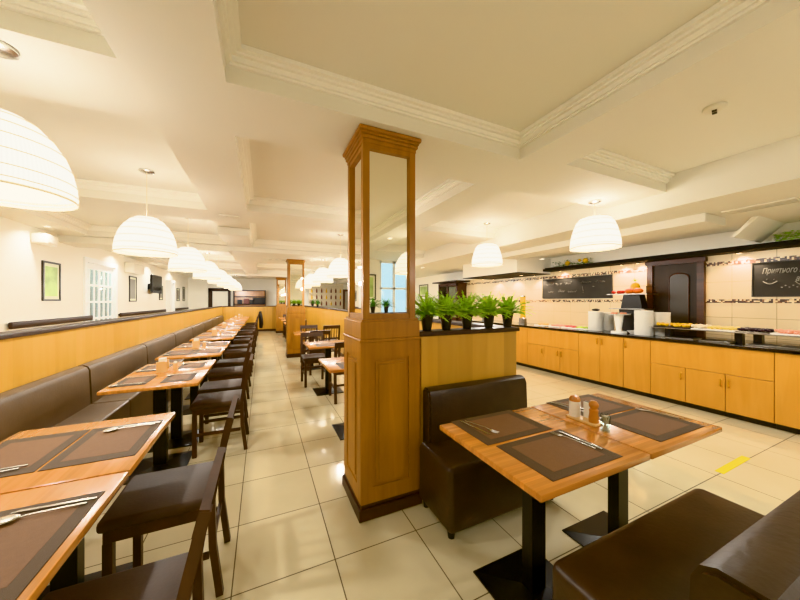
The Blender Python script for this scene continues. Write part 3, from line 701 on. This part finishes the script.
# bar with bottles, far right
t = empty('bar_shelf', (3.25, YF-.001, 0), 0, 'lit glass shelves of bottles on the far wall right of the second pillar', 'bar shelf')
MB().box(-.95, -.32, .9, .95, -.3, 2.4).build('back_panel', 'cream', t); MB().box(-.95, -.7, 0, .95, -.3, .9).build('counter', 'dark', t)
for z in (1.15, 1.5, 1.85, 2.2): MB().box(-.95, -.52, z, .95, -.32, z+.02).build('shelf_board', 'glass2', t)
bot = empty('bottle', (0, 0, 0), 0, '', 'bottle'); 
MB().lathe([(.035, 0), (.035, .16), (.013, .2), (.013, .25), (.001, .25)], n=10).build('body', 'brownf', bot, True)
BT = Kind(bot)
bot2 = empty('bottle', (0, 0, 0), 0, '', 'bottle'); MB().lathe([(.04, 0), (.04, .13), (.014, .18), (.014, .24), (.001, .24)], n=10).build('body', 'yellow', bot2, True); BT2 = Kind(bot2)
for z, row in ((1.171, 'lowest'), (1.521, 'second'), (1.871, 'third')):
    for i in range(7):
        (BT if (i*7+int(z*10)) % 3 else BT2).put((2.45+i*.26, YF-.42, z), 0, 'bottle standing on the %s shelf of the far bar' % row, 'bottles on the %s far bar shelf' % row)
t = empty('far_doorway', (4.1, 14.9, 0), 0, 'red brown wooden cupboard with grey panel beyond the partition', 'cupboard')
MB().box(-.40, 0, 0, .40, .06, 2.0).build('carcass', 'mahog', t); MB().box(-.3, -.012, 1.0, .3, -.001, 1.9).build('panel', 'grey', t)

# ------------------------------------------------------------------ ferns
def fern(scale=1, n=70, mat='leaf', seed=1):
    rnd = random.Random(seed)
    t = empty('potted_fern', (0, 0, 0), 0, '', 'potted plant')
    MB().lathe([(.032, 0), (.046, .10), (.05, .10), (.05, .118), (.043, .118), (.043, .105), (.001, .105)], n=20, close=False).build('pot', 'pot', t, True)
    b = MB()
    for i in range(n):
        a = rnd.random()*6.283; L = rnd.uniform(.12, .25)*scale; el = rnd.uniform(.2, 1.35); seg = 7
        p = Vector((rnd.uniform(-.015, .015), rnd.uniform(-.015, .015), .105)); d = Vector((math.cos(a)*math.cos(el), math.sin(a)*math.cos(el), math.sin(el)))
        side = Vector((-math.sin(a), math.cos(a), 0)); pr = None
        for k in range(seg+1):
            f = k/seg; w = .0065*math.sin(math.pi*min(1, .12+f*.88))+.0008
            L0 = [p-side*w, p+side*w+Vector((0, 0, .004))]
            # leaflets as pairs along the frond
            if pr:
                q = [b.bm.verts.new(v) for v in (pr[0]*.7+L0[0]*.3, pr[1]*.7+L0[1]*.3, L0[1], L0[0])] if False else [b.bm.verts.new(v) for v in (pr[0], pr[1], L0[1], L0[0])]
                b.bm.faces.new(q)
                if k < seg:
                    for s in (-1, 1):
                        e = p+side*s*(w*3+.004)+d*.018; b.bm.faces.new([b.bm.verts.new(v) for v in (p-d*.006, p+d*.006, e)])
            pr = L0
            p = p+d*(L/seg); d = (d+Vector((0, 0, -.10-.12*f))).normalized()
    b.build('foliage', mat, t)
    return t
FN = [Kind(fern(.93, 120, 'leaf', s)) for s in (1, 2)]
pos = ['leftmost, touching the pillar', 'second from the pillar', 'third from the pillar, in the middle', 'fourth from the pillar', 'rightmost, at the partition corner']
for i, x in enumerate((1.115, 1.285, 1.48, 1.70, 1.905)):
    FN[i % 2].put((x, 1.95, 1.2005), i*1.3, 'green fern in a black pot on the partition, '+pos[i], 'ferns in a row on the partition')
SF = Kind(fern(.9, 60, 'leafd', 5))
for i, x in enumerate((1.64, 1.90, 2.17)): SF.put((x, -1.55, 1.2005), i, 'small potted plant, %s of three reflected at the foot of the mirror' % ('leftmost', 'middle', 'rightmost')[i], 'small plants seen in the mirror')
for i, y in enumerate((11.6, 12.8)): SF.put((1.905, y, 1.2005), i, 'small dark leafy plant on the far partition, %s of two' % ('nearer', 'farther')[i], 'small plants on the far partition')
for i, x in enumerate((-.5,)): pass

# ------------------------------------------------------------------ buffet counter
XF = 5.14
G = 'buffet cabinet units'
def handle(parent, y, z):
    b = MB().tube([(XF-.022, y, z-.045), (XF-.045, y, z-.03), (XF-.045, y, z+.03), (XF-.022, y, z+.045)], .008, 8); b.build('handle', 'gold', parent, True)
def unit(y0, y1, doors, top, label):
    t = empty('base_cabinet', (0, 0, 0), 0, label, 'cabinet', G); yc = (y0+y1)/2
    t.location = (XF, yc, 0)
    def loc(o): o.location = (-XF, -yc, 0); return o
    loc(MB().box(XF, y0+.001, .07, XR-.03, y1-.001, .855).build('carcass', 'beech', t)); loc(MB().box(XF+.05, y0+.001, 0, XR-.03, y1-.001, .069).build('plinth', 'blackp', t))
    z1 = .85
    if top:
        loc(MB().box(XF-.02, y0+.003, .532, XF-.0005, y1-.003, .85, .002).build('fascia_panel', 'beech', t)); z1 = .526
    for a, c, hy, hz in doors:
        d = loc(MB().box(XF-.02, a+.003, .075, XF-.0005, c-.003, z1, .002).build('door', 'beech', t))
        if hy is not None: handle(d, hy, hz)
unit(1.287, 2.449, [(1.287, 1.672, 1.640, .42), (1.672, 2.052, 1.71, .42), (2.052, 2.449, 2.095, .42)], True, 'low wooden buffet cabinet with top fascia and three doors at right')
unit(2.449, 2.808, [(2.449, 2.808, 2.775, .745)], False, 'tall single door buffet cabinet left of the three door unit')
unit(2.808, 3.534, [(2.808, 3.165, 3.13, .745), (3.165, 3.534, 3.205, .745)], False, 'two door buffet cabinet in the middle of the counter, brass handles meeting')
unit(3.534, 4.673, [(3.534, 3.905, 3.87, .42), (3.905, 4.258, 3.95, .42), (4.258, 4.673, 4.30, .42)], True, 'three door buffet cabinet with top fascia, just right of the partition corner')
unit(4.673, 5.05, [(4.673, 5.05, None, 0)], False, 'plain buffet cabinet at the partition corner')
unit(5.05, 6.6, [(5.05, 5.55, 5.5, .42), (5.55, 6.05, 5.6, .42), (6.05, 6.6, 6.1, .42)], False, 'buffet cabinet hidden beyond the ferns')
unit(.55, 1.287, [(.9, 1.287, None, 0), (.55, .9, None, 0)], False, 'plain buffet cabinet at the right edge of the photo')
unit(-.6, .55, [(-.6, -.02, None, 0), (-.02, .55, None, 0)], False, 'plain buffet cabinet beyond the right edge of the photo')
o = MB().box(XF-.045, -.6, .857, XR-.021, 6.6, .895, .005).build('worktop', 'granite'); tag(o, 'long black stone worktop over the buffet cabinets', 'worktop')
WT = .8955
o = MB().box(-.28, -.027, 0, .28, .027, .0015).build('floor_tape', 'tape', None, False, (3.72, 1.165, .0005), .02); tag(o, 'short strip of yellow tape stuck on the floor tiles', 'tape')

# wooden double door in the tiled wall
t = empty('door_4', (XR-.021, 2.5, 0)); t['kind'] = 'structure'
b = MB().box(-.06, -.36, .86, 0, -.28, 2.07); b.box(-.06, .28, .86, 0, .36, 2.07); b.box(-.07, -.38, 2.0, 0, .38, 2.07); b.build('door_frame', 'mahog', t)
b = MB().box(-.03, -.28, .86, 0, .28, 2.0); b.build('door_leaf', 'dark', t)
b = MB()
arch = [(-.12, .95), (.12, .95), (.12, 1.78)]+[(.12*math.cos(a*math.pi/10), 1.78+.07*math.sin(a*math.pi/10)) for a in range(1, 10)]+[(-.12, 1.78)]
c = MB().prism([(y-.06, z) for y, z in arch], 0, -.042, -.0305); c.build('arched_panel', 'archp', t)
b = MB(); pts = [(-.043, y-.06, z) for y, z in arch]; b.tube(pts+[pts[0]], .008, 6); b.build('panel_moulding', 'mahog', t)
# blackboards
def squig(b, y, z, w, h, rnd, x):
    """one handwritten word running toward -y"""
    n = max(4, int(w/.012)); pts = []
    for i in range(n+1):
        pts.append((x, y-w*i/n, z+h*(.5+.5*math.sin(i*2.1+rnd.random()))*(1 if rnd.random() < .8 else 1.7)))
    b.tube(pts, .0028, 4)
def board(y0, y1, z0, z1, label):
    t = empty('blackboard', (XR-.03, (y0+y1)/2, z0), 0, label, 'blackboard', 'blackboards on the tiled wall'); w = (y1-y0)/2; h = z1-z0
    MB().box(-.012, -w+.012, .012, 0, w-.012, h-.012).build('slate', 'board', t)
    b = MB(); b.box(-.02, -w, 0, 0, w, .012); b.box(-.02, -w, h-.012, 0, w, h); b.box(-.02, -w, .012, 0, -w+.012, h-.012); b.box(-.02, w-.012, .012, 0, w, h-.012); b.build('frame', 'pf', t)
    return t
rnd = random.Random(3)
t = board(3.42, 4.96, 1.47, 1.915, 'long blackboard with two lines of chalk script under the bulkhead'); b = MB(); X0 = -.014
def text(body, size, y, z, parent, shear=.35, mat='chalk', name='chalk_writing'):
    cu = bpy.data.curves.new('tmp', 'FONT'); cu.body = body; cu.size = size; cu.shear = shear; cu.offset = .0008; cu.resolution_u = 2
    o = bpy.data.objects.new('tmp', cu); C.objects.link(o); bpy.context.view_layer.update()
    me = bpy.data.meshes.new_from_object(o.evaluated_get(bpy.context.evaluated_depsgraph_get())); bpy.data.objects.remove(o)
    me.materials.append(M[mat]); q = bpy.data.objects.new(name, me); C.objects.link(q); q.parent = parent
    q.scale = (.55, 1, 1); q.location = (-.0135, y, z); q.rotation_euler = (math.pi/2, 0, -math.pi/2); return q
for y, z, w, h in ((.66, .30, .2, .035), (.40, .30, .13, .03), (.2, .30, .16, .04), (-.15, .31, .22, .035), (-.45, .31, .18, .035)): squig(b, y, z, w, h, rnd, X0)
for y, z, w, h in ((.60, .14, .12, .02), (.36, .14, .16, .04), (.13, .13, .2, .03)): squig(b, y, z, w, h, rnd, X0)
b.tube([(X0, -.21, .15), (X0, -.19, .25)], .004, 4); b.tube([(X0, -.207, .12), (X0, -.209, .13)], .005, 4); b.tube([(X0, -.4, .24), (X0, -.43, .235)], .006, 4)
b.build('chalk_writing', 'chalk', t)
t = board(.15, 1.68, 1.473, 1.925, 'long blackboard with chalk script and a smile at the right edge'); w = .765
text('Приятного Вам', .10, w-.09, .30, t); text('аппетита', .10, w-.36, .19, t)
b = MB()
b.tube([(X0, w-.10-.012*k, .20-.035*math.sin(k*math.pi/10)) for k in range(11)], .004, 4)
b.tube([(X0, w-.13, .225), (X0, w-.134, .222)], .006, 4); b.tube([(X0, w-.19, .225), (X0, w-.194, .222)], .006, 4)
b.tube([(X0, w-.36-.022*k, .19-.09*math.sin(k*math.pi/16)**.7) for k in range(17)], .004, 4)
for k in range(5): b.tube([(X0, w-.25-.03*k, .12+.02*(k % 2)), (X0, w-.262-.03*k, .118+.02*(k % 2))], .005, 4)
b.build('chalk_drawing', 'chalk', t)
# spotlights under cornice and bulkhead
sl = empty('under_cabinet_spotlight', (0, 0, 0), 0, '', 'spotlight')
MB().lathe([(.03, 0), (.034, -.02), (.026, -.024)], close=False, n=16).build('housing', 'chrome', sl, True); MB().lathe([(.026, -.022), (.001, -.022)], close=False, n=16).build('lens', 'spot', sl)
SL = Kind(sl)
for i, (x, y, z) in enumerate(((5.78, 1.76, 2.075), (5.78, 3.2, 2.075), (5.78, 2.95, 2.075), (5.78, .6, 2.075), (5.78, 4.4, 2.075), (5.7, 5.0, 2.015), (5.7, 5.7, 2.015), (5.7, 6.35, 2.015), (5.3, 5.0, 2.015), (5.3, 6.3, 2.015))):
    SL.put((x, y, z), 0, 'small glowing spotlight %s' % (['under the dark cornice between door and second board', 'under the cornice beside the first blackboard', 'under the cornice left of the wooden door', 'under the cornice above the second board', 'under the cornice above the first blackboard', 'under the bulkhead, nearest to the blackboard', 'under the bulkhead middle', 'under the bulkhead, farthest', 'under the bulkhead front, nearest', 'under the bulkhead front, farthest'][i]), 'spotlights over the buffet')
    l = bpy.data.lights.new('spot', 'SPOT'); l.energy = 32; l.color = (1, .76, .54); l.spot_size = R(125); l.spot_blend = .6; l.shadow_soft_size = .03
    o = bpy.data.objects.new('spotlight_beam', l); C.objects.link(o); o.location = (x+.07, y, z-.03); o.rotation_euler = (0, R(-4), 0)
# trailing plants on the cornice
def garland(y0, y1, n, mat, label, fruit=None, x0=5.72, seed=4, h=.12):
    rnd = random.Random(seed); t = empty('cornice_greenery', (XR-.1, (y0+y1)/2, 2.151), 0, label, 'plant')
    b = MB(); yc = (y0+y1)/2
    for i in range(n):
        y = rnd.uniform(y0, y1)-yc; x = rnd.uniform(-.09, .02); z = rnd.uniform(.01, h); a = rnd.random()*6.28; L = rnd.uniform(.03, .06); w = L*.35
        d = Vector((math.cos(a), math.sin(a), rnd.uniform(-.4, .6))); s = d.cross(Vector((0, 0, 1))).normalized()
        p = Vector((x, y, z)); b.bm.faces.new([b.bm.verts.new(v) for v in (p-d*L*.5, p+s*w, p+d*L*.5, p-s*w)])
    b.tube([(0, y0-yc, .02), (-.03, 0, .04), (0, y1-yc, .02)], .006, 6)
    b.build('foliage', mat, t)
    if fruit:
        for (y, z, r) in fruit: MB().sphere((-.03, y-yc, z), r).build('flower', 'yellow', t, True)
garland(3.75, 4.6, 130, 'leafd', 'dark greenery with yellow flowers on the cornice above the first board', [(4.26, .06, .05), (3.88, .07, .05), (4.0, .09, .03)], seed=4)
garland(.75, 1.46, 420, 'leaf', 'bright green trailing plant on the cornice at the right edge', seed=9, h=.12)
# glass fronted dark cabinet against the right wall, beyond the buffet
t = empty('glazed_cabinet', (XR-.002, 8.35, 0), 0, 'red brown cabinet with glass doors beyond the buffet, above the ferns', 'cabinet')
MB().box(-.04, -.55, 0, 0, .55, 1.98).build('back_panel', 'cream', t)
b = MB(); 
for y in (-.55, -.04, .47): b.box(-.4, y, 0, -.36, y+.08, 1.98)
b.box(-.4, -.55, 1.9, 0, .55, 2.0); b.box(-.4, -.55, 0, -.36, .55, .9); b.box(-.36, -.55, 0, -.04, -.53, 1.9); b.box(-.36, .53, 0, -.04, .55, 1.9); b.build('carcass', 'mahog', t)
for y in (-.47, .04): MB().box(-.385, y, .9, -.38, y+.43, 1.9).build('glass_door', 'glass', t)
for z in (1.2, 1.5): MB().box(-.36, -.53, z, -.04, .53, z+.02).build('shelf_board', 'mahog', t)
o = MB().box(-.55, -.7, 0, 0, .7, .04).build('cabinet_canopy', 'dark', None, False, (XR-.003, 8.35, 2.02)); tag(o, 'thin dark canopy board above the glazed cabinet', 'canopy')

# ------------------------------------------------------------------ food and crockery on the counter
plate = MB().lathe([(.001, 0), (.07, 0), (.114, .003), (.117, .005), (.117, .0134), (.07, .004), (.001, .004)], n=28, close=False).build('plate', 'white', None, True); tag(plate, '', 'plate')
PL = Kind(plate)
def stack(x, y, z, n, label, sc=1):
    for i in range(n):
        q = PL.put((x+random.uniform(-.002, .002), y+random.uniform(-.002, .002), z+i*.0135), 0, 'white plate in the '+label, 'white plates in the '+label)
        q.scale = (sc, sc, 1)
stack(5.40, 3.41, WT, 25, 'tall stack left of the cake stand on the buffet')
stack(5.62, 3.36, WT, 24, 'stack behind the cake stand on the buffet')
stack(5.32, 2.63, WT, 28, 'tall stack right of the fruit stand on the buffet')
stack(5.55, 2.52, WT, 26, 'stack between the fruit stand and the long shelf')
o = MB().sphere((0, 0, .03), .05, (1, 1.4, .5)).build('dark_tongs_rest', 'blackp', None, True, (5.40, 3.41, WT+25*.0135)); o.name = 'serving_tongs'; tag(o, 'small black tongs heap on top of the left plate stack', 'tongs')
t = empty('cake_stand', (5.32, 2.985, WT), 0, 'white pedestal cake stand with pastries between plate stacks', 'cake stand')
MB().lathe([(.11, 0), (.11, .03), (.035, .035), (.07, .30), (.001, .30)], n=24, close=False).build('pedestal', 'white', t, True)
MB().lathe([(.001, .3005), (.15, .3005), (.165, .315), (.15, .31), (.001, .307)], n=30, close=False).build('top_plate', 'white', t, True)
for i in range(6):
    a = i*1.05; o = MB().sphere((0, 0, .016), .03, (1.2, .8, .55)).build('pastry', 'ham', None, True, (5.32+.075*math.cos(a), 2.985+.075*math.sin(a), WT+.308), a); tag(o, 'small pastry on the white cake stand', 'pastry', 'pastries on the cake stand')
# black tiered fruit stand
t = empty('fruit_stand', (5.62, 2.96, WT), 0, 'black stand with glass top shelf carrying fruit before the wooden door', 'stand')
MB().prism([(-.20, .40), (.12, .40), (.08, .63), (-.16, .63)], 0, -.08, .08).build('tapered_support', 'blackp', t); MB().prism([(-.06, 0), (.10, 0), (.16, .385), (-.12, .385)], 0, -.06, .06).build('tapered_support', 'blackp', t); MB().box(-.14, -.26, .385, .14, .28, .3999).build('middle_shelf', 'steel', t)
MB().box(-.16, -.30, .631, .16, .30, .645).build('top_shelf', 'steel', t); b = MB()
b.tube([(-.15, -.29, .645), (-.15, -.29, .76), (-.15, -.2, .76)], .005, 6); b.tube([(.15, -.29, .645), (.15, -.29, .76), (-.15, -.29, .76)], .005, 6); b.build('rail', 'blackp', t)
ZF = WT+.6455
for i, (dx, dy, r, m, nm) in enumerate(((0, .22, .035, 'red', 'tomato'), (.05, .28, .035, 'red', 'tomato'), (-.06, .3, .033, 'red', 'tomato'), (-.05, .16, .034, 'red', 'tomato'), (.06, .14, .035, 'red', 'tomato'))):
    o = MB().sphere((0, 0, r*.9), r, (1, 1, .9)).build(nm, m, None, True, (5.62+dx, 2.90+dy, ZF)); tag(o, 'red tomato on the left of the fruit stand shelf', 'tomato', 'tomatoes on the fruit stand')
for i, (dx, dy) in enumerate(((-.06, .05), (.05, .0), (-.07, -.08))):
    o = MB().sphere((0, 0, .045), .055, (1.1, 1.3, .8)).build('grapefruit', 'orange', None, True, (5.62+dx, 2.90+dy, ZF)); tag(o, 'orange red fruit in the middle of the fruit stand shelf', 'fruit', 'orange fruit on the stand')
t = empty('pineapple', (5.68, 2.93, ZF), 0, 'golden pineapple with leafy crown on the fruit stand shelf', 'pineapple')
MB().sphere((0, 0, .1), .07, (1, 1, 1.4), 16, 12).build('fruit_body', 'yellow', t, True)
b = MB()
for i in range(16):
    a = i*2.4; r = .02+.02*(i/16); b.poly([(0, 0, .2), (.012*math.cos(a+1.57), .012*math.sin(a+1.57), .21), (r*2*math.cos(a), r*2*math.sin(a), .21+.09*(1-i/22))])
b.build('leafy_crown', 'lime', t)
o = MB().lathe([(.04, 0), (.09, .05), (.086, .05), (.038, .006), (.001, .006)], n=24, close=False).build('bowl', 'white', None, True, (5.38, 2.80, WT)); tag(o, 'white bowl beside the tapered black stand', 'bowl')
# left end trays of food
for i, (y, m) in enumerate(((4.55, 'yellow'), (4.2, 'ham'), (3.9, 'red'), (3.66, 'lime'))):
    t = empty('food_tray', (5.45, y, WT), 0, 'white tray of %s food at the left of the buffet' % ('yellow', 'pale pink', 'red and orange', 'green and yellow')[i], 'food tray', 'trays at the left of the buffet')
    MB().box(-.13, -.13, 0, .13, .13, .018, .006).build('tray', 'white', t)
    b = MB(); rr = random.Random(i)
    for k in range(22): b.sphere((rr.uniform(-.1, .1), rr.uniform(-.1, .1), .03), .022, (1, 1, .7), 8, 6)
    b.build('food', m, t, True)['kind'] = 'stuff'
# glass sneeze shelf with supports
t = empty('serving_shelf', (5.45, 1.75, 0), 0, 'long glass serving shelf on black supports, raised over the worktop', 'serving shelf')
MB().box(-.16, -1.25, 1.024, .2, .80, 1.036, .003).build('glass_shelf', 'steel', t)
for y in (.62, -.02-.08, -.22-.04, -.9, -1.1): MB().box(-.04, y-.035, WT, .04, y+.035, 1.0239).build('support', 'black', t)
ZG = 1.0365
def heap(name, y, ly, m, label, n, r, x=5.47, lx=.11, tray='steel'):
    t = empty(name, (x, y, ZG), 0, label, 'food platter', 'platters on the glass shelf')
    MB().box(-lx-.02, -ly/2-.015, 0, lx+.02, ly/2+.015, .012, .004).build('platter', tray, t)
    b = MB(); rr = random.Random(int(y*100))
    for k in range(n): b.sphere((rr.uniform(-lx, lx), rr.uniform(-ly/2, ly/2), .012+r*.7+rr.random()*r), r, (1, 1, .8), 8, 6)
    b.build('food', m, t, True)['kind'] = 'stuff'
heap('food_platter', 2.30, .40, 'yellow', 'dark platter with yellow topped food at the left end of the glass shelf', 60, .022, tray='blackp')
heap('food_platter', 2.01, .12, 'cream', 'platter of crumbly white food next to the yellow one', 50, .022, tray='white')
heap('food_platter', 1.80, .24, 'cheese', 'platter of pale yellow cheese on the glass shelf', 50, .018, tray='white')
heap('food_platter', 1.52, .24, 'grape', 'platter heaped with dark grapes on the glass shelf', 110, .018)
heap('food_platter', 1.25, .22, 'ham', 'platter of pink sliced ham on the glass shelf', 60, .018, tray='white')
o = MB().lathe([(.05, 0), (.13, .07), (.125, .072), (.045, .01), (.001, .01)], n=24, close=False).build('bowl', 'brownf', None, True, (5.45, .98, ZG)); tag(o, 'red brown serving bowl at the right end of the glass shelf', 'bowl')
for i, (y, ly) in enumerate(((2.2, .35), (1.82, .3), (1.42, .25), (1.15, .3))):
    t = empty('hotplate', (5.38, y, WT), 0, 'flat black hotplate under the glass shelf, %s from the left' % ('first', 'second', 'third', 'fourth')[i], 'hotplate', 'hotplates on the worktop')
    MB().box(-.13, -ly/2, 0, .13, ly/2, .012, .003).build('frame', 'steel', t); MB().box(-.11, -ly/2+.02, .0121, .11, ly/2-.02, .016).build('hot_surface', 'blackp', t)
# juice dispensers behind the ferns
for i, y in enumerate((6.85-.4, 5.15)):
    t = empty('juice_dispenser', (5.5, y, WT), 0, 'tall orange juice dispenser on the buffet, %s' % ('behind the third fern', 'behind the rightmost fern')[i], 'dispenser', 'orange juice dispensers')
    MB().lathe([(.09, 0), (.09, .12), (.07, .14)], n=20).build('base', 'steel', t, True); MB().lathe([(.06, .141), (.06, .62)], n=20).build('juice_tube', 'yellow', t, True)
    MB().lathe([(.065, .621), (.065, .65), (.02, .67)], n=20).build('lid', 'chrome', t, True)

# ------------------------------------------------------------------ world, light, camera
l = bpy.data.lights.new('recess_fill', 'POINT'); l.energy = 5; l.color = (1, .95, .85); l.shadow_soft_size = .06  # added fill light behind the glazed door, no fitting there
o = bpy.data.objects.new('recess_fill', l); C.objects.link(o); o.location = (XL-.5, 8.7, 2.2)
w = bpy.data.worlds.new('sky'); bpy.context.scene.world = w; w.use_nodes = True
bg = w.node_tree.nodes['Background']; bg.inputs[0].default_value = (.55, .75, 1, 1); bg.inputs[1].default_value = 1.6
def area(x, y, z, sx, sy, e, rot=(0, 0, 0), col=(1, .88, .68)):
    l = bpy.data.lights.new('ceiling_wash', 'AREA'); l.shape = 'RECTANGLE'; l.size = sx; l.size_y = sy; l.energy = e; l.color = col
    o = bpy.data.objects.new('ceiling_wash', l); C.objects.link(o); o.location = (x, y, z); o.rotation_euler = rot
cam = bpy.data.cameras.new('camera'); co = bpy.data.objects.new('camera', cam); C.objects.link(co)
cam.sensor_width = 36; cam.lens = 300.6/800*36; cam.shift_y = 1/800; cam.clip_start = .02; cam.clip_end = 100
co.location = (0, 0, 1.42); co.rotation_euler = (math.pi/2, 0, -math.atan(138/300.6))
bpy.context.scene.camera = co
vs = bpy.context.scene.view_settings
vs.view_transform = 'Khronos PBR Neutral'; vs.look = 'None'; vs.exposure = .4; vs.gamma = 1
cy = bpy.context.scene.cycles
cy.max_bounces = 10; cy.diffuse_bounces = 6; cy.glossy_bounces = 4; cy.transparent_max_bounces = 12; cy.sample_clamp_indirect = 6
